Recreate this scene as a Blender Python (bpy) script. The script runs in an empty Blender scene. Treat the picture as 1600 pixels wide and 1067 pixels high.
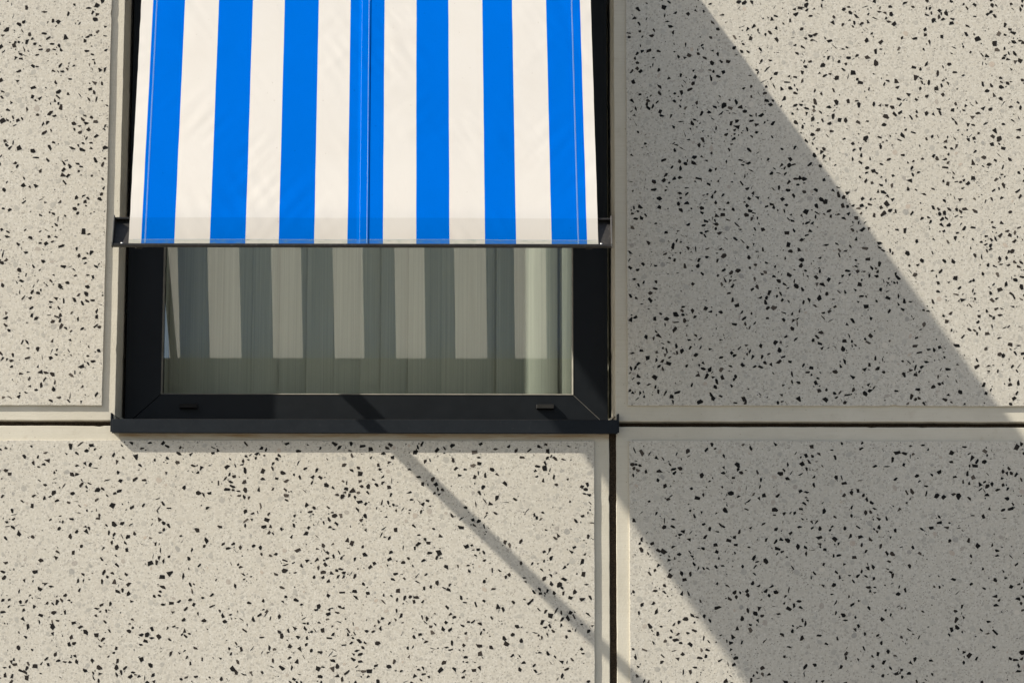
import bpy, math, random
from mathutils import Vector, Matrix, noise

# ------------------------------------------------------------------ scene, camera, sky, sun
S = bpy.context.scene
col = S.collection
ZO = 3.9873            # height above the ground of the wall point the camera looks at
cd = bpy.data.cameras.new('camera'); cam = bpy.data.objects.new('camera', cd); col.objects.link(cam)
cd.sensor_width = 36.0; cd.lens = 36.0*7391/1600; cd.clip_start = 0.05; cd.clip_end = 2000
pitch = math.atan(1977/7391)
cam.location = (0, -8.9250, ZO-2.3873)
cam.matrix_world = Matrix.Translation(cam.location) @ Matrix.Rotation(math.pi/2+pitch, 4, 'X') @ Matrix.Rotation(math.radians(0.10), 4, 'Z')
S.camera = cam

SUN = Vector((-3.58, -1.0, 3.09)).normalized()      # towards the sun
W = bpy.data.worlds.new('World'); S.world = W; W.use_nodes = True
wn = W.node_tree.nodes; bg = wn['Background']
sky = wn.new('ShaderNodeTexSky'); sky.sky_type = 'NISHITA'; sky.sun_disc = False
sky.sun_elevation = math.asin(SUN.z)
sky.sun_rotation = math.atan2(SUN.x, SUN.y)
sky.air_density = 1.0; sky.dust_density = 2.5; sky.ozone_density = 1.0
W.node_tree.links.new(sky.outputs[0], bg.inputs['Color']); bg.inputs['Strength'].default_value = 0.060
sl = bpy.data.lights.new('sun', 'SUN'); sun = bpy.data.objects.new('sun', sl); col.objects.link(sun)
sl.energy = 4.15; sl.angle = math.radians(0.55); sl.color = (1.0, 0.93, 0.82)
sun.location = (-6, -3, 9); sun.rotation_euler = SUN.to_track_quat('Z', 'Y').to_euler()
S.view_settings.view_transform = 'Standard'; S.view_settings.look = 'None'
S.view_settings.gamma = 1.0; S.view_settings.use_curve_mapping = False
S.view_settings.exposure = 1.42
S.render.engine = 'CYCLES'
S.cycles.max_bounces = 10; S.cycles.transparent_max_bounces = 12
S.cycles.caustics_reflective = False; S.cycles.caustics_refractive = False

# ------------------------------------------------------------------ material helpers
def lin(c):
    return tuple((v/255/12.92 if v/255 <= .04045 else ((v/255+.055)/1.055)**2.4) for v in c)+(1,)

class NT:
    def __init__(s, name):
        s.m = bpy.data.materials.new(name); s.m.use_nodes = True
        s.n = s.m.node_tree.nodes; s.l = s.m.node_tree.links
        s.b = s.n['Principled BSDF']; s.out = s.n['Material Output']
    def add(s, t, **k):
        x = s.n.new(t)
        for a, v in k.items():
            if a in x.inputs.keys(): pass
            setattr(x, a, v)
        return x
    def inp(s, node, name, val):
        if hasattr(val, 'is_output') or isinstance(val, bpy.types.NodeSocket): s.l.new(val, node.inputs[name])
        else: node.inputs[name].default_value = val
    def pos(s): return s.add('ShaderNodeNewGeometry').outputs['Position']
    def noise(s, scale, detail=2, rough=.5, vec=None, dist=0):
        x = s.add('ShaderNodeTexNoise'); x.inputs['Scale'].default_value = scale
        x.inputs['Detail'].default_value = detail; x.inputs['Roughness'].default_value = rough
        x.inputs['Distortion'].default_value = dist
        s.l.new(vec if vec is not None else s.pos(), x.inputs['Vector']); return x.outputs['Fac']
    def ramp(s, fac, stops, interp='LINEAR'):
        x = s.add('ShaderNodeValToRGB'); cr = x.color_ramp; cr.interpolation = interp
        while len(cr.elements) < len(stops): cr.elements.new(.5)
        for e, (p, c) in zip(cr.elements, stops):
            e.position = p; e.color = c if len(c) == 4 else tuple(c)+(1,)
        s.l.new(fac, x.inputs['Fac']); return x.outputs['Color']
    def mix(s, fac, a, b, blend='MIX'):
        x = s.add('ShaderNodeMix', data_type='RGBA', blend_type=blend)
        for i, v in ((0, fac), (6, a), (7, b)):
            if isinstance(v, bpy.types.NodeSocket): s.l.new(v, x.inputs[i])
            else: x.inputs[i].default_value = v
        return x.outputs[2]
    def math(s, op, a, b=None, clamp=False):
        x = s.add('ShaderNodeMath', operation=op); x.use_clamp = clamp
        for i, v in ((0, a), (1, b)):
            if v is None: continue
            if isinstance(v, bpy.types.NodeSocket): s.l.new(v, x.inputs[i])
            else: x.inputs[i].default_value = v
        return x.outputs[0]
    def mapping(s, scale, vec=None):
        x = s.add('ShaderNodeMapping'); x.inputs['Scale'].default_value = scale
        s.l.new(vec if vec is not None else s.pos(), x.inputs['Vector']); return x.outputs[0]
    def bump(s, h, strength, dist):
        x = s.add('ShaderNodeBump'); x.inputs['Strength'].default_value = strength; x.inputs['Distance'].default_value = dist
        s.l.new(h, x.inputs['Height']); s.l.new(x.outputs[0], s.b.inputs['Normal'])
    def base(s, c):
        s.inp(s.b, 'Base Color', c)
    def rough(s, v): s.inp(s.b, 'Roughness', v)

def g(v, a=1.0): return (v, v, v, a)

# terrazzo matrix: cream cement with fine grey fleck and faint stains
def mat_terrazzo():
    t = NT('terrazzo_matrix')
    big = t.noise(2.2, 4, .6)
    c = t.ramp(big, [(.3, (.520, .496, .428, 1)), (.7, (.580, .557, .488, 1))])
    fine = t.noise(260, 3, .75)
    c = t.mix(t.ramp(fine, [(.42, g(0)), (.70, g(1))]), c, (.325, .305, .26, 1))
    mid = t.noise(110, 3, .65)
    c = t.mix(t.ramp(mid, [(.38, g(0)), (.66, g(.9))]), c, (.44, .412, .345, 1))
    v = t.add('ShaderNodeTexVoronoi'); v.inputs['Scale'].default_value = 165; t.l.new(t.pos(), v.inputs['Vector'])
    sel = t.math('GREATER_THAN', v.outputs['Color'], .70)
    near = t.math('LESS_THAN', v.outputs['Distance'], .42)
    c = t.mix(t.math('MULTIPLY', t.math('MULTIPLY', sel, near), .55), c, (.29, .275, .24, 1))
    v2 = t.add('ShaderNodeTexVoronoi'); v2.inputs['Scale'].default_value = 330; t.l.new(t.pos(), v2.inputs['Vector'])
    sel = t.math('GREATER_THAN', v2.outputs['Color'], .80)
    near = t.math('LESS_THAN', v2.outputs['Distance'], .36)
    c = t.mix(t.math('MULTIPLY', t.math('MULTIPLY', sel, near), .65), c, (.15, .138, .12, 1))
    st = t.noise(1, 4, .6, t.mapping((11, 11, .7)))
    c = t.mix(t.ramp(st, [(.50, g(0)), (.75, g(.16))]), c, (.40, .36, .295, 1))
    tone = t.math('ADD', t.math('MULTIPLY', t.add('ShaderNodeObjectInfo').outputs['Random'], .05), .965)
    tc = t.add('ShaderNodeCombineColor'); [t.l.new(tone, tc.inputs[q]) for q in range(3)]
    c = t.mix(1.0, c, tc.outputs[0], 'MULTIPLY')
    sp = t.noise(420, 2, .7)
    c = t.mix(t.ramp(sp, [(.60, g(0)), (.75, g(.45))]), c, (.72, .68, .56, 1))
    t.base(c); t.rough(.62); t.b.inputs['Specular IOR Level'].default_value = .3
    t.bump(t.noise(300, 3, .6), .25, .0006)
    return t.m

def mat_black_chip():
    t = NT('black_stone')
    r = t.add('ShaderNodeNewGeometry').outputs['Random Per Island']
    ob = t.add('ShaderNodeObjectInfo').outputs['Random']
    rr = t.math('FRACT', t.math('ADD', r, ob))
    c = t.ramp(rr, [(0, (.008, .008, .008, 1)), (.50, (.013, .012, .011, 1)), (.85, (.024, .020, .017, 1)), (.96, (.045, .038, .032, 1)), (1, (.10, .085, .07, 1))])
    c = t.mix(t.ramp(t.noise(500, 2), [(.5, g(0)), (.8, g(.35))]), c, (.045, .043, .040, 1))
    t.base(c); t.rough(.6); t.b.inputs['Specular IOR Level'].default_value = .06
    return t.m

def mat_grey_chip():
    t = NT('grey_stone')
    r = t.add('ShaderNodeNewGeometry').outputs['Random Per Island']
    c = t.ramp(r, [(0, (.44, .412, .35, 1)), (.30, (.38, .365, .32, 1)), (.55, (.31, .30, .265, 1)), (.75, (.53, .495, .42, 1)), (.90, (.235, .23, .21, 1)), (1, (.40, .335, .27, 1))])
    c = t.mix(t.ramp(t.noise(260, 3, .7), [(.35, g(0)), (.7, g(.5))]), c, (.48, .45, .38, 1))
    t.base(c); t.rough(.6); t.b.inputs['Specular IOR Level'].default_value = .3
    return t.m

def mat_border():
    t = NT('cast_concrete')
    c = t.ramp(t.noise(9, 5, .65), [(.3, (.455, .428, .350, 1)), (.7, (.525, .498, .415, 1))])
    # thin board marks left by the mould
    st = t.noise(1, 2, .5, t.mapping((12, 12, 650)))
    c = t.mix(t.ramp(st, [(.45, g(0)), (.75, g(.35))]), c, (.41, .37, .29, 1))
    pit = t.noise(240, 2, .5)
    c = t.mix(t.ramp(pit, [(.69, g(0)), (.75, g(.7))]), c, (.20, .17, .13, 1))
    c = t.mix(t.ramp(t.noise(28, 4, .7), [(.60, g(0)), (.80, g(.5))]), c, (.36, .31, .235, 1))
    sp_ = t.add('ShaderNodeSeparateXYZ'); t.l.new(t.pos(), sp_.inputs[0])
    zz = t.math('ABSOLUTE', t.math('SUBTRACT', sp_.outputs[2], ZO-.188)); xx = t.math('ABSOLUTE', t.math('ADD', sp_.outputs[0], .2855))
    near = t.math('MULTIPLY', t.math('SUBTRACT', 1, t.math('DIVIDE', zz, .013), clamp=True), t.math('LESS_THAN', xx, .478))
    near = t.math('MULTIPLY', near, t.ramp(t.noise(1, 4, .65, t.mapping((14, 14, 120))), [(.30, g(.25)), (.68, g(1))]))
    c = t.mix(near, c, (.27, .185, .095, 1))
    t.base(c); t.rough(.75); t.b.inputs['Specular IOR Level'].default_value = .25
    t.bump(t.noise(220, 4, .65), .3, .001)
    return t.m

def mat_seal():
    t = NT('foam_seal')
    c = t.ramp(t.noise(350, 3, .7), [(.3, (.016, .012, .008, 1)), (.7, (.062, .046, .031, 1))])
    t.base(c); t.rough(.9); t.b.inputs['Specular IOR Level'].default_value = .1
    t.bump(t.noise(420, 3, .7), .9, .002)
    return t.m

def mat_metal(name, c0, c1, rough=.38, spec=.5, dust=.0):
    t = NT(name)
    c = t.ramp(t.noise(30, 4, .6), [(.3, c0), (.7, c1)])
    if dust:
        d = t.noise(160, 4, .75)
        c = t.mix(t.ramp(d, [(.58, g(0)), (.80, g(dust))]), c, (.16, .15, .135, 1))
    t.base(c)
    r = t.math('ADD', t.math('MULTIPLY', t.noise(60, 3, .6), .18), rough-.09); t.rough(r)
    t.b.inputs['Specular IOR Level'].default_value = spec
    t.bump(t.noise(900, 2, .5), .08, .0003)
    return t.m

# stripe edges across the cloth, in metres at the front rail
STR = [-.6939, -.6306, -.565, -.5017, -.4361, -.3728, -.3083, -.2451, -.1806, -.1185, -.054, .0068, .0725, .1358]
def mat_cloth():
    t = NT('awning_canvas')
    uv = t.add('ShaderNodeUVMap', uv_map='UVMap').outputs[0]
    sx = t.add('ShaderNodeSeparateXYZ'); t.l.new(uv, sx.inputs[0])
    wob = t.math('MULTIPLY', t.math('SUBTRACT', t.noise(8, 1, .5, uv), .5), .0012)
    u = t.math('DIVIDE', t.math('ADD', t.math('ADD', sx.outputs[0], wob), .80), 1.06)
    white = (.604, .586, .558, 1); blue = (.000, .126, .60, 1)
    stops = [(0, white)]
    for i, e in enumerate(STR): stops.append(((e+.80)/1.06, blue if i % 2 == 0 else white))
    c = t.ramp(u, stops, 'CONSTANT')
    # weave and faint soiling
    c = t.mix(t.ramp(t.noise(7, 5, .65, uv), [(.45, g(0)), (.8, g(.45))]), c, (.90, .88, .85, 1), 'MULTIPLY')
    specks = t.noise(150, 2, .5, uv)
    c = t.mix(t.ramp(specks, [(.735, g(0)), (.76, g(.7))]), c, (.52, .47, .42, 1), 'MULTIPLY')
    wv = t.noise(1, 2, .6, t.mapping((1500, 60, 1), uv))
    c = t.mix(t.ramp(wv, [(.4, g(0)), (.7, g(.5))]), c, (.93, .93, .93, 1), 'MULTIPLY')
    # dirt caught along the rail pocket (a few mm above the rail)
    v = sx.outputs[1]
    low = t.math('SUBTRACT', 1, t.math('DIVIDE', v, .0115), clamp=True)
    low = t.math('GREATER_THAN', low, .02)
    dirt = t.ramp(t.noise(1, 4, .7, t.mapping((60, 330, 1), uv)), [(.40, g(.14)), (.56, g(.28)), (.66, g(.70))])
    c = t.mix(t.math('MULTIPLY', low, dirt), c, (.13, .235, .185, 1))
    rail_shade = t.math('LESS_THAN', v, .0655)  # darker band painted in where the rail behind blocks light through the canvas
    c = t.mix(t.math('MULTIPLY', rail_shade, 1.0), c, (.900, .888, .860, 1), 'MULTIPLY')
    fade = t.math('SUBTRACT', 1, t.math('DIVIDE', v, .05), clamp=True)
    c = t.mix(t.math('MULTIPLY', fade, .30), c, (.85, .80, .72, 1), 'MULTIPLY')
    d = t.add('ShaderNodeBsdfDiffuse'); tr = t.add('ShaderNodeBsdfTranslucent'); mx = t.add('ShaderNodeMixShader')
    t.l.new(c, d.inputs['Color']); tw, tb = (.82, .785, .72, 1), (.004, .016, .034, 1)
    tst = [(0, tw)]+[((e_+.80)/1.06, tb if i_ % 2 == 0 else tw) for i_, e_ in enumerate(STR)]
    t.l.new(t.ramp(u, tst, 'CONSTANT'), tr.inputs['Color'])
    mx.inputs[0].default_value = .36
    b = t.add('ShaderNodeBump'); b.inputs['Strength'].default_value = .12; b.inputs['Distance'].default_value = .0004
    t.l.new(t.noise(700, 2, .5, uv), b.inputs['Height']); t.l.new(b.outputs[0], d.inputs['Normal'])
    t.l.new(d.outputs[0], mx.inputs[1]); t.l.new(tr.outputs[0], mx.inputs[2])
    t.l.new(mx.outputs[0], t.out.inputs['Surface'])
    t.n.remove(t.b)
    return t.m

def mat_thread():
    t = NT('stitch_thread'); t.base((.30, .42, .50, 1)); t.rough(.7); return t.m

def mat_glass():
    t = NT('window_glass')
    lw = t.add('ShaderNodeLayerWeight'); lw.inputs['Blend'].default_value = .5
    f = t.math('ADD', t.math('MULTIPLY', t.math('POWER', lw.outputs['Facing'], 5.0), .898), .102)
    tr = t.add('ShaderNodeBsdfTransparent'); tr.inputs[0].default_value = (.96, .98, .955, 1)
    gl = t.add('ShaderNodeBsdfGlossy'); gl.inputs['Roughness'].default_value = .0; gl.inputs['Color'].default_value = (1, 1, 1, 1)
    mx = t.add('ShaderNodeMixShader'); t.l.new(f, mx.inputs[0]); t.l.new(tr.outputs[0], mx.inputs[1]); t.l.new(gl.outputs[0], mx.inputs[2])
    t.l.new(mx.outputs[0], t.out.inputs['Surface']); t.n.remove(t.b)
    return t.m

def mat_slat():
    t = NT('blind_fabric')
    c = t.ramp(t.noise(1, 3, .6, t.mapping((420, 420, 2.5))), [(.3, (.43, .455, .41, 1)), (.7, (.57, .59, .53, 1))])
    d = t.add('ShaderNodeBsdfDiffuse'); tr = t.add('ShaderNodeBsdfTranslucent'); mx = t.add('ShaderNodeMixShader')
    t.l.new(c, d.inputs['Color']); t.l.new(c, tr.inputs['Color']); mx.inputs[0].default_value = .12
    t.l.new(d.outputs[0], mx.inputs[1]); t.l.new(tr.outputs[0], mx.inputs[2])
    t.l.new(mx.outputs[0], t.out.inputs['Surface']); t.n.remove(t.b)
    return t.m

def mat_plain(name, c0, c1, scale, rough=.85):
    t = NT(name); t.base(t.ramp(t.noise(scale, 5, .6), [(.3, c0), (.7, c1)])); t.rough(rough); return t.m

M = dict(terr=mat_terrazzo(), black=mat_black_chip(), grey=mat_grey_chip(), border=mat_border(), seal=mat_seal(),
         frame=mat_metal('anthracite_paint', (.0036, .0052, .0068, 1), (.0052, .0072, .0094, 1), .50, .18),
         sill=mat_metal('sill_paint', (.0060, .0085, .0115, 1), (.0085, .0115, .0150, 1), .55, .16, .10),
         rail=mat_metal('rail_paint', (.012, .0112, .0105, 1), (.022, .0205, .019, 1), .45, .3, .6),
         endcap=mat_metal('end_cap_paint', (.035, .034, .032, 1), (.060, .058, .054, 1), .5, .3, .6),
         bead=mat_plain('gasket', (.10, .095, .08, 1), (.16, .15, .125, 1), 60, .55),
         cap=mat_metal('grey_plastic', (.009, .009, .0085, 1), (.013, .0128, .012, 1), .55, .10),
         steel=mat_plain('zinc_screw', (.45, .45, .44, 1), (.6, .6, .58, 1), 200, .3),
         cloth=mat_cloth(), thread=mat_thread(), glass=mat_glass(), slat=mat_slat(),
         room=mat_plain('room_plaster', (.20, .19, .17, 1), (.26, .25, .22, 1), 2),
         paving=mat_plain('paving', (.16, .155, .145, 1), (.24, .23, .21, 1), .8))

# ------------------------------------------------------------------ mesh helpers (wall coordinates: x right, y into the wall, z up from the look-at point)
def link(name, me, mat=None, parent=None, loc=(0, 0, 0)):
    o = bpy.data.objects.new(name, me); col.objects.link(o)
    if mat and me and not me.materials: me.materials.append(mat)
    if parent: o.parent = parent
    o.location = loc
    return o
ORIG = {}
def thing(name, loc, label, cat, group=None):
    o = bpy.data.objects.new(name, None); col.objects.link(o); o.empty_display_size = .1
    o.location = (loc[0], loc[1], loc[2]+ZO); ORIG[o.name] = Vector(loc)
    o['label'] = label; o['category'] = cat; o['kind'] = 'thing'
    if group: o['group'] = group
    return o
def org(o): return ORIG.get(o.name, Vector((0, 0, 0)))
def mk(name, vs, fs, mat, parent=None, smooth=False, bevel=0):
    p = org(parent) if parent else Vector((0, 0, -ZO))
    me = bpy.data.meshes.new(name); me.from_pydata([tuple(Vector(v)-p) for v in vs], [], fs); me.update()
    o = link(name, me, mat, parent); ORIG[o.name] = p
    if smooth: me.shade_smooth()
    if bevel:
        b = o.modifiers.new('bevel', 'BEVEL'); b.width = bevel; b.segments = 2; b.limit_method = 'ANGLE'; b.angle_limit = math.radians(35)
    return o
def sub(o, parent):      # children at the parent's own origin
    o.parent = parent; return o
BF = [(0, 1, 2, 3), (7, 6, 5, 4), (0, 4, 5, 1), (1, 5, 6, 2), (2, 6, 7, 3), (3, 7, 4, 0)]
def boxv(x0, x1, y0, y1, z0, z1):
    return [(x0, y0, z0), (x1, y0, z0), (x1, y0, z1), (x0, y0, z1), (x0, y1, z0), (x1, y1, z0), (x1, y1, z1), (x0, y1, z1)]
def box(name, x0, x1, y0, y1, z0, z1, mat, parent=None, bevel=0):
    return mk(name, boxv(x0, x1, y0, y1, z0, z1), BF, mat, parent, bevel=bevel)
def boxes(name, lst, mat, parent=None, bevel=0):
    vs, fs = [], []
    for b in lst:
        k = len(vs); vs += boxv(*b); fs += [tuple(i+k for i in f) for f in BF]
    return mk(name, vs, fs, mat, parent, bevel=bevel)
def extrude_x(name, prof, x0, x1, mat, parent=None, bevel=0, cuts=1):
    n = len(prof); vs = []; fs = []
    for i in range(cuts+1):
        x = x0+(x1-x0)*i/cuts
        vs += [(x, y, z) for y, z in prof]
    for i in range(cuts):
        for j in range(n):
            a, b = i*n+j, i*n+(j+1) % n
            fs.append((a, a+n, b+n, b))
    fs.append(tuple(range(n))); fs.append(tuple(cuts*n+j for j in reversed(range(n))))
    return mk(name, vs, fs, mat, parent, bevel=bevel)

# plate with slightly uneven cast edges; back(x,z) lets an edge splay into a window reveal
def plate(name, x0, x1, z0, z1, y0, y1, mat, parent, jit, seed, back=None, step=.011, bevel=.0009):
    rnd = random.Random(seed); pts = []
    def run(ax, az, bx, bz):
        L = math.hypot(bx-ax, bz-az); n = max(2, int(L/step))
        for i in range(n):
            t = i/n; x = ax+(bx-ax)*t; z = az+(bz-az)*t
            if i:
                d = noise.noise(Vector((x*22+seed, z*22, seed*.7)))*jit + rnd.uniform(-.4, .4)*jit
                if rnd.random() < .022: d -= jit*rnd.uniform(1.5, 3.5)*1.0
                nx, nz = (bz-az)/L, -(bx-ax)/L
                x += nx*d; z += nz*d
            pts.append((x, z))
    run(x0, z0, x1, z0); run(x1, z0, x1, z1); run(x1, z1, x0, z1); run(x0, z1, x0, z0)
    n = len(pts)
    vs = [(x, y0, z) for x, z in pts] + [((back(x, z) if back else x), y1, z) for x, z in pts]
    fs = [tuple(range(n)), tuple(n+j for j in reversed(range(n)))]
    for j in range(n):
        k = (j+1) % n; fs.append((j, j+n, k+n, k))
    return mk(name, vs, fs, mat, parent, bevel=bevel)

# ------------------------------------------------------------------ setting: ground, room behind the window, rest of the outer wall
gm = bpy.data.meshes.new('ground'); gm.from_pydata([(-600, -600, 0), (600, -600, 0), (600, 600, 0), (-600, 600, 0)], [], [(0, 1, 2, 3)])
go = link('ground', gm, M['paving']); go['kind'] = 'structure'
XL, XR, ZB, ZT = -2.3, 2.3, -1.62, 1.25
rest = boxes('outer_wall', [(-6, XL-.013, .004, .22, -ZO, 4), (XR+.013, 6, .004, .22, -ZO, 4), (XL-.01, XR+.01, .005, .22, ZT+.013, 4), (XL-.01, XR+.01, .005, .22, -ZO, ZB-.013)], M['terr'])
rest['kind'] = 'structure'
room = boxes('room_wall', [(-6, -.775, .203, .40, -ZO+.002, 3.9), (.205, 6, .203, .40, -ZO+.002, 3.9), (-.775, .205, .203, .40, 1.255, 3.9), (-.775, .205, .2035, .40, -ZO+.002, -.165),
                           (-6, 6, 3.4, 3.6, -ZO+.002, 3.9), (-6, -5.8, .40, 3.4, -ZO+.002, 3.9), (5.8, 6, .40, 3.4, -ZO+.002, 3.9), (-6, 6, .20, 3.6, 3.901, 4.05), (-5.8, 5.8, .40, 3.4, -.55, -.40)], M['room'])
room['kind'] = 'structure'

# ------------------------------------------------------------------ terrazzo wall panels
RV = .004      # depth of the cast border below the terrazzo face
rng = random.Random(11)
def chip_shape(r, elong):
    n = r.choice((3, 4, 4, 5, 5, 5, 6, 6)); a0 = r.uniform(0, 6.28); pts = []
    for i in range(n):
        a = a0+6.2832*(i+r.uniform(-.40, .40))/n; rad = r.uniform(.68, 1.0)
        pts.append((math.cos(a)*rad, math.sin(a)*rad*elong))
    m = max(math.hypot(*p) for p in pts)
    return [(x/m, y/m) for x, y in pts]
SH = [chip_shape(rng, rng.choice((.92, .82, .72, .66, .6, .55, .48, .40))) for _ in range(56)]
SLIV = [chip_shape(rng, rng.uniform(.16, .33)) for _ in range(16)]
GSH = []
for _ in range(24):
    n = 9; a0 = rng.uniform(0, 6); e = rng.uniform(.55, .95)
    GSH.append([(math.cos(a0+6.2832*i/n)*rng.uniform(.78, 1), math.sin(a0+6.2832*i/n)*e*rng.uniform(.78, 1)) for i in range(n)])
LIB = []
def chip_mesh(poly):
    n = len(poly)
    me = bpy.data.meshes.new('stone_chip')
    me.from_pydata([(x, -.0002, z) for x, z in poly]+[(x, .0008, z) for x, z in poly], [], [tuple(range(n))]+[(j, j+n, (j+1) % n+n, (j+1) % n) for j in range(n)])
    me.materials.append(M['black']); return me
for p in SH+SLIV: LIB.append((p, chip_mesh(p)))

def rows(x, z):        # picture-plane test used only to decide which chips are near enough to model singly
    return -1.02 < x < 1.02 and -.69 < z < .72

def scatter(x0, x1, z0, z1, seed, dens=2600):
    r = random.Random(seed); cell = .016; grid = {}; out = []
    def free(x, z, rad, gap):
        cx, cz = int(x//cell), int(z//cell)
        for i in range(cx-1, cx+2):
            for j in range(cz-1, cz+2):
                for (a, b, c) in grid.get((i, j), ()):
                    if (a-x)**2+(b-z)**2 < ((c+rad)*gap)**2: return False
        return True
    def put(kind, x, z, rad, idx, rot):
        grid.setdefault((int(x//cell), int(z//cell)), []).append((x, z, rad)); out.append((kind, x, z, rad, idx, rot))
    area = (x1-x0)*(z1-z0)
    def blk():
        q = r.random()
        if q < .64: return max(.0030, r.gauss(.0053, .0011)), r.randrange(len(SH))
        if q < .72: return r.uniform(.0036, .0076), len(SH)+r.randrange(len(SLIV))
        return r.uniform(.0010, .0024), r.randrange(len(SH))
    nb = int(area*dens); k = 0
    while k < nb:
        x = r.uniform(x0, x1); z = r.uniform(z0, z1)
        if noise.noise(Vector((x*4.2, seed*3.1, z*4.2)))*.5+.68 < r.random()*.8: 
            if r.random() < .5: continue
        m = 1 if r.random() < .80 else r.randint(2, 4)
        for _ in range(m):
            rad, idx = blk(); rad = min(rad, .0079)
            if x0+rad*.55 < x < x1-rad*.55 and z0+rad*.55 < z < z1-rad*.55 and free(x, z, rad, .70):
                if x-rad < x0: x = x0+rad*1.02
                if x+rad > x1: x = x1-rad*1.02
                if z-rad < z0: z = z0+rad*1.02
                if z+rad > z1: z = z1-rad*1.02
                put('b', x, z, rad, idx, r.uniform(0, 6.283)); k += 1
            a = r.uniform(0, 6.283); d = rad*2+r.uniform(.001, .004); x += math.cos(a)*d; z += math.sin(a)*d
    for _ in range(int(area*1900)):
        x = r.uniform(x0+.008, x1-.008); z = r.uniform(z0+.008, z1-.008); rad = r.uniform(.0026, .0074)
        if free(x, z, rad, .85): put('g', x, z, rad, r.randrange(len(GSH)), r.uniform(0, 6.283))
    return out

def emit(vs, fs, poly, x, z, rad, rot, y0, y1):
    c, s = math.cos(rot)*rad, math.sin(rot)*rad; n = len(poly); k = len(vs)
    p = [(x+a*c-b*s, z+a*s+b*c) for a, b in poly]
    vs += [(a, y0, b) for a, b in p]; vs += [(a, y1, b) for a, b in p]
    fs.append(tuple(range(k, k+n)))
    for j in range(n): fs.append((k+j, k+j+n, k+(j+1) % n+n, k+(j+1) % n))

def panel(label, slab, terr, seed, back=None, seals=(), dens=2600):
    sx0, sx1, sz0, sz1 = slab; tx0, tx1, tz0, tz1 = terr
    t = thing('wall_panel', ((sx0+sx1)/2, 0, sz0), label, 'wall panel', 'terrazzo panels of the outer wall')
    plate('concrete_slab', sx0, sx1, sz0, sz1, RV, .20, M['border'], t, .00048, seed, back)
    face = plate('terrazzo_face', tx0, tx1, tz0, tz1, 0, .03, M['terr'], t, .00060, seed+50, bevel=.0005)
    ch = scatter(tx0, tx1, tz0, tz1, seed, dens)
    blk = [c for c in ch if c[0] == 'b']
    near = sorted([c for c in blk if rows(c[1], c[2])], key=lambda c: -c[3]*(1 if c[4] < len(SH) else .5))[:300]
    ids = {id(c) for c in near}; p = org(t)
    for c in near:
        poly, me = LIB[c[4]]
        o = bpy.data.objects.new('stone_chip', me); col.objects.link(o); o.parent = face
        o.location = (c[1]-p.x, -p.y, c[2]-p.z); o.rotation_euler = (0, -c[5], 0); o.scale = (c[3], 1, c[3])
    vs, fs = [], []
    for c in blk:
        if id(c) not in ids: emit(vs, fs, LIB[c[4]][0], c[1], c[2], c[3], c[5], -.0002, .0006)
    o = mk('small_stone_chips', vs, fs, M['black'], t); o.parent = face; o['kind'] = 'stuff'
    vs, fs = [], []
    for c in ch:
        if c[0] == 'g': emit(vs, fs, GSH[c[4]], c[1], c[2], c[3], c[5], -.0001, .0006)
    o = mk('grey_stone_chips', vs, fs, M['grey'], t); o.parent = face; o['kind'] = 'stuff'
    for s in seals: box('joint_seal', *s, M['seal'], t)
    return t

JZ0, JZ1 = -.1700, -.1590        # horizontal joint
bL = lambda x, z: x+.0105 if x > -.80 else x
bR = lambda x, z: x-.0120 if x < .23 else x
panel('sunlit terrazzo panel left of the window, black chips in cream concrete', (XL, -.7720, JZ1, ZT), (XL+.026, -.7980, -.1300, ZT-.026), 3, bL)
panel('terrazzo panel right of the window, crossed by the diagonal awning shadow', (.2015, XR, JZ1, ZT), (.2255, XR-.026, -.1285, ZT-.026), 5, bR, (), 3050)
panel('sunlit terrazzo panel below the window with a thin diagonal arm shadow', (XL, .1890, ZB, JZ0), (XL+.026, .1600, ZB+.026, -.1995), 8, None,
      [(XL, .1885, .0160, .05, JZ0-.006, JZ1+.006)])
panel('terrazzo panel at the lower right corner, mostly in the awning shadow', (.2025, XR, ZB, JZ0), (.2275, XR-.026, ZB+.026, -.1985), 9, None,
      [(.1887, XR, .0200, .05, JZ0-.006, JZ1+.006), (.1830, .2085, .0105, .048, ZB, JZ0-.004)])

# ------------------------------------------------------------------ window
FY = .090; GY = .105
w = thing('window', (-.2855, .1, -.16), 'dark anthracite framed window with clear glass under the striped awning', 'window')
FL, FR, FB, FT = -.7610, .1890, -.150, 1.235        # outer frame
GL, GR, GB, GT = -.6895, .1195, -.0835, 1.17         # visible glass
def member(name, quad, y0, y1):
    vs = [(x, y0, z) for x, z in quad]+[(x, y1, z) for x, z in quad]
    return mk(name, vs, BF, M['frame'], w, bevel=.0011)
e = .00035
member('frame_rail', [(FL+e, FB), (FR-e, FB), (GR-e, GB), (GL+e, GB)], FY, .16)
member('frame_rail', [(GL+e, GT), (GR-e, GT), (FR-e, FT), (FL+e, FT)], FY, .16)
member('frame_stile', [(FL, FB+e), (GL, GB+e), (GL, GT-e), (FL, FT-e)], FY, .16)
member('frame_stile', [(GR, GB+e), (FR, FB+e), (FR, FT-e), (GR, GT-e)], FY, .16)
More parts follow.
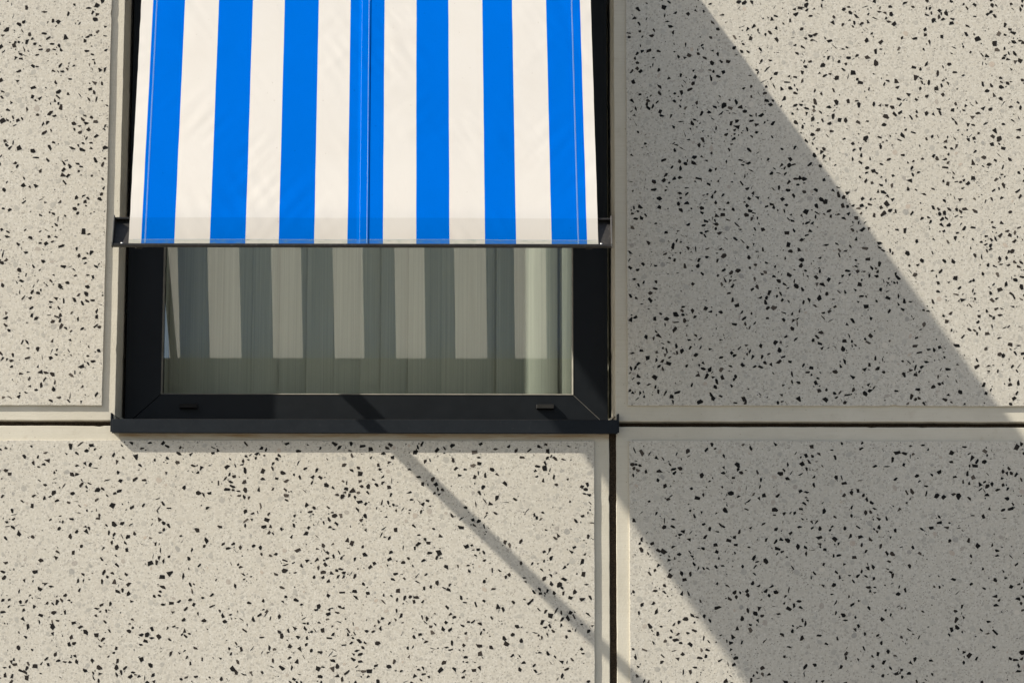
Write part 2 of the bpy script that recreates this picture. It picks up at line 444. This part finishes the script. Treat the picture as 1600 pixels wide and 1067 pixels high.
# glazing bead, a thin strip set back round the pane
def bead(quad):
    vs = [(x, FY-.0007 if i < 2 else FY+.0030, z) for i, (x, z) in enumerate(quad)]+[(x, FY+.012, z) for x, z in quad]
    return mk('glazing_bead', vs, BF, M['bead'], w)
bo, bi = .0011, .0016
bead([(GL-bo, GB-bo), (GR+bo, GB-bo), (GR-bi, GB+bi), (GL+bi, GB+bi)])
bead([(GR+bo, GT+bo), (GL-bo, GT+bo), (GL+bi, GT-bi), (GR-bi, GT-bi)])
bead([(GL-bo, GT+bo), (GL-bo, GB-bo), (GL+bi, GB+bi), (GL+bi, GT-bi)])
bead([(GR+bo, GB-bo), (GR+bo, GT+bo), (GR-bi, GT-bi), (GR-bi, GB+bi)])
# pale strip on the lower right mitre, painted in for its sunlit edge
for (ax, az_), (bx, bz) in (((GR+.0012, GB-.0012), (FR-.012, FB+.0115)),):
    dx, dz = bx-ax, bz-az_; L = math.hypot(dx, dz); px, pz = -dz/L*.00042, dx/L*.00042
    q = [(ax+px, az_+pz), (bx+px, bz+pz), (bx-px, bz-pz), (ax-px, az_-pz)]
    mk('mitre_lit_edge', [(x, FY-.00035, z) for x, z in q]+[(x, FY+.004, z) for x, z in q], BF, M['bead'], w)
box('glass_pane', GL-.003, GR+.003, GY, GY+.004, GB-.003, GT+.003, M['glass'], w)
# drain hole covers on the bottom rail
for cx, lab in ((-.6355, None), (.0655, None)):
    vs = [(cx-.0172, FY-.0105, -.1142), (cx+.0172, FY-.0105, -.1142), (cx+.0172, FY-.0065, -.1052), (cx-.0172, FY-.0065, -.1052),
          (cx-.0172, FY-.0002, -.1142), (cx+.0172, FY-.0002, -.1142), (cx+.0172, FY-.0002, -.1034), (cx-.0172, FY-.0002, -.1034)]
    mk('drain_cover', vs, BF, M['cap'], w, bevel=.0008)
# folded metal sill with drip lip and end upstands
sill = extrude_x('sill', [(-.0120, -.1872), (-.0120, -.1602), (.0895, -.1440), (.0895, -.1462), (-.0098, -.1622), (-.0098, -.1858), (-.0060, -.1858), (-.0060, -.1872)], -.7765, .2053, M['sill'], w, bevel=.0006, cuts=1)
def upstand(x0f, x1f, x0b, x1b):
    vs = [(x0f, -.0118, -.1860), (x1f, -.0118, -.1860), (x1f, -.0118, -.1478), (x0f, -.0118, -.1478),
          (x0b, .0885, -.1600), (x1b, .0885, -.1600), (x1b, .0885, -.1390), (x0b, .0885, -.1390)]
    o = mk('end_upstand', vs, BF, M['sill'], w, bevel=.0004); o.parent = sill; return o
upstand(-.7795, -.7767, -.7672, -.7655); upstand(.2055, .2083, .1938, .1955)
# mortar fillets between reveal and upstand
for xs in ((-.7750, -.7712, -.7655, -.7612), (.1995, .2025, .1893, .1925)):
    vs = [(xs[0], .0065, -.1490), (xs[1], .0065, -.1490), (xs[1], .0065, -.1452), (xs[0], .0065, -.1452),
          (xs[2], .0885, -.1405), (xs[3], .0885, -.1405), (xs[3], .0885, -.1350), (xs[2], .0885, -.1350)]
    mk('mortar_fillet', vs, BF, M['border'], w)

# ------------------------------------------------------------------ vertical blind behind the glass
BY = .2260
bl = thing('vertical_blind', (-.2855, BY, -.12), 'pale vertical slat blind hanging closed behind the window glass', 'blind')
box('head_rail', -.755, .185, .206, .246, 1.175, 1.205, M['bead'], bl)
br = random.Random(4)
ed = [-.752, -.7345, -.679, -.624, -.569, -.514, -.459, -.404, -.349, -.2966, -.2557, -.2007, -.1406, -.0792, -.0254, .027, .0846, .1340, .1830]
for i in range(len(ed)-1):
    x = (ed[i]+ed[i+1])/2; wd = (ed[i+1]-ed[i])/2+.0075
    tilt = math.radians(br.choice((1, 5, 9, 14, 19))+br.uniform(-1, 1)); n = 8
    if i in (3, 7, 12): tilt *= -.4
    if i in (15, 16): tilt = math.radians((-13, -9)[i-15])
    n = 14; row = []
    for k in range(n+1):
        q = -1+2*k/n; bow = (.0075 if i in (15, 16) else .0030)*(1-q*q)
        row.append((x+q*wd*math.cos(tilt)+bow*math.sin(tilt), BY+q*wd*math.sin(tilt)-bow*math.cos(tilt)))
    loop = row+[(a, b+.0008) for a, b in reversed(row)]; m = len(loop)
    vs = [(a, b, -.118) for a, b in loop]+[(a, b, 1.176) for a, b in loop]
    fs = [(k, (k+1) % m, (k+1) % m+m, k+m) for k in range(m)]
    mk('slat', vs, fs, M['slat'], bl)

# ------------------------------------------------------------------ awning
aw = thing('awning', (-.2855, .05, 1.05), 'blue and white striped drop arm awning lowered in front of the window', 'awning')
B0 = Vector((0, -.4492, .0668)); B1 = Vector((0, 0, 1.036)); dv = (B1-B0); LEN = dv.length; dv.normalize()
nv = Vector((0, -dv.z, dv.y))
SHEAR = -.0145
def cpos(u, s, off=0.0):
    p = B0+dv*s+nv*off; p.x = u+SHEAR*s/LEN; return p
SEAM0, SEAM1 = -.2855, -.2686
def wr(u, s):
    a = noise.noise(Vector((u*3.1, s*3.1, 2)))*.0028
    q = (u+s*.55)*46; m = max(0, noise.noise(Vector((u*5.5, s*5, 9)))+.12)
    a += noise.noise(Vector((q, (s-u*.5)*12, 4)))*.00110*m
    q2 = (u-s*.7)*40; m2 = max(0, noise.noise(Vector((u*5, s*4.4, 33)))+.02)
    a += noise.noise(Vector((q2, (s+u*.5)*9, 14)))*.00130*m2
    m3 = max(0, noise.noise(Vector((u*6.5+3, s*3.6, 51)))+.18)*min(1, max(0, (s-.12)*5))
    a += noise.noise(Vector(((u+s*.8)*75, (s-u*.8)*26, 24)))*.00055*m3
    eL = max(0, 1-(u+.7154)/.024); a += noise.noise(Vector((3.3, s*34, 1)))*.0011*eL*min(1, s*4)
    eR = max(0, 1-(.161-u)/.020); a += noise.noise(Vector((8.3, s*20, 1)))*.0006*eR
    return a
def canvas(name, u0, u1, nu, off, label=None):
    ns = 380; vs, fs, uvs = [], [], []
    for j in range(ns+1):
        s = -.004+(LEN+.075+.004)*j/ns
        for i in range(nu+1):
            u = u0+(u1-u0)*i/nu
            uu = u
            if i == 0 and u0 < -.7: uu = u+noise.noise(Vector((s*30, 5, 5)))*.0008
            if i == nu and u1 > .1: uu = u+noise.noise(Vector((s*16, 7, 5)))*.0005
            vs.append(cpos(uu, s, off(u)+wr(u, s))); uvs.append((u, s))
    for j in range(ns):
        for i in range(nu):
            a = j*(nu+1)+i; fs.append((a, a+1, a+nu+2, a+nu+1))
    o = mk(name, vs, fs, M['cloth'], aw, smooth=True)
    me = o.data; uvl = me.uv_layers.new(name='UVMap')
    flat = []
    for l in me.loops: flat += uvs[l.vertex_index]
    uvl.data.foreach_set('uv', flat)
    return o
sm = lambda t: max(0, min(1, t))**2*(3-2*max(0, min(1, t)))
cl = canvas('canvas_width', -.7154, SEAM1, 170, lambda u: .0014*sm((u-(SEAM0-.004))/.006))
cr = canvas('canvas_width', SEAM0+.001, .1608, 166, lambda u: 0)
# stitching: thin threads lying on the canvas
def thread(name, pts, wd, parent, off):
    vs, fs = [], []
    for (u0, s0, u1, s1) in pts:
        L = math.hypot(u1-u0, s1-s0) or 1; nx, ns_ = -(s1-s0)/L*wd/2, (u1-u0)/L*wd/2; k = len(vs)
        for (u, s, h) in ((u0+nx, s0+ns_, .0), (u1+nx, s1+ns_, .0), (u1-nx, s1-ns_, .0), (u0-nx, s0-ns_, .0), ((u0+u1)/2, (s0+s1)/2, .0003)):
            vs.append(cpos(u, s, off+wr(u, s)+.00022+h))
        fs += [(k, k+1, k+4), (k+1, k+2, k+4), (k+2, k+3, k+4), (k+3, k, k+4)]
    o = mk(name, vs, fs, M['thread'], aw); o.parent = parent; return o
def zig(u, amp, pitch):
    out = []; s = .002; d = 1
    while s < LEN+.03:
        out.append((u-amp*d, s, u+amp*d, s+pitch)); s += pitch; d = -d
    return out
def dash(u, L=.0030, gap=.0012):
    out = []; s = .002
    while s < LEN+.03: out.append((u, s, u, s+L)); s += L+gap
    return out
thread('hem_stitching', zig(-.6850, .0013, .0023), .00050, cl, 0)
thread('hem_stitching', zig(.1235, .0013, .0023), .00050, cr, 0)
thread('seam_stitching', dash(-.2845), .0006, cl, .0009)
thread('seam_stitching', dash(-.2712), .0006, cl, .0015)
hs = []; u = -.707
while u < .157:
    hs.append((u, .0112, u+.0026, .0112)); u += .0036
hl = [h for h in hs if h[2] < SEAM0-.004]; hr = [h for h in hs if h[0] > SEAM1]
thread('rail_stitching', hl, .0006, cl, 0); thread('rail_stitching', hr, .0006, cr, 0)

# front rail: open channel, deep bottom shelf with a lip in front of the canvas
RX0, RX1 = -.7468, .1868
rail = extrude_x('front_rail', [(-.4600, .0604), (-.4600, .0650), (-.4575, .0650), (-.4575, .0626), (-.4505, .0626), (-.4080, .1245), (-.4165, .1248), (-.4165, .1285),
                                (-.4035, .1285), (-.4480, .0604)], RX0+.0028, RX1-.0028, M['rail'], aw, bevel=.0006)
for x0, x1 in ((RX0, RX0+.0026), (RX1-.0026, RX1)):
    prof = [(-.4608, .0598), (-.4608, .0660), (-.4575, .0690), (-.4290, .1292), (-.4020, .1292), (-.4470, .0598)]
    extrude_x('end_cap', prof, x0, x1, M['endcap'], aw, bevel=.0004)
for x in (-.7275, .1665):
    vs, fs = [], []; n = 10
    for k in range(n):
        a = 6.2832*k/n; vs.append((x+.0034*math.cos(a), -.4530+.0030*math.sin(a), .0627))
    for k in range(n):
        a = 6.2832*k/n; vs.append((x+.0024*math.cos(a), -.4530+.0022*math.sin(a), .0680))
    fs = [(k, (k+1) % n, (k+1) % n+n, k+n) for k in range(n)]+[tuple(range(n, 2*n))]
    o = mk('screw', vs, fs, M['steel'], aw, smooth=False); o.parent = rail
# arms: flat bars from a pivot bracket on the frame down to the rail ends
for x in (-.7000, .1440):
    k = .4596; z0 = .2520; h = .0135
    def az(y): return z0+k*y
    ya, ye = .070, -.404
    vs = []
    for y in (ye, ya):
        z = az(y); h = .0155 if y == ya else .0085; z += .0125 if y == ye else -.0030
        vs += [(x-.0065, y, z-h), (x+.0065, y, z-h), (x+.0065, y, z+h*1.15), (x-.0065, y, z+h*1.15)]
    arm = mk('arm', vs, BF, M['rail'], aw, bevel=.002)
    box('pivot_bracket', x-.014, x+.014, .072, FY-.0005, az(.07)-.035, az(.07)+.035, M['rail'], aw, bevel=.003)
    o = box('arm_joint', x-.010, x+.010, -.418, -.4030, .086, .102, M['rail'], aw, bevel=.003); o.parent = arm
# roller and cassette at the head of the window
vs, fs = [], []; n = 20; ry, rz, rr = .0620, 1.1130, .030
for x in (-.748, .178):
    vs += [(x, ry+rr*math.cos(6.2832*k/n), rz+rr*math.sin(6.2832*k/n)) for k in range(n)]
fs = [(k, (k+1) % n, (k+1) % n+n, k+n) for k in range(n)]+[tuple(range(n)), tuple(range(2*n-1, n-1, -1))]
mk('roller', vs, fs, M['rail'], aw, smooth=False)
boxes('cassette', [(-.757, .186, -.030, -.026, 1.095, 1.19), (-.757, .186, -.0258, .0895, 1.186, 1.19), (-.7605, -.7572, -.030, .0895, 1.06, 1.19), (.1862, .1895, -.030, .0895, 1.06, 1.19)], M['rail'], aw, bevel=.001)
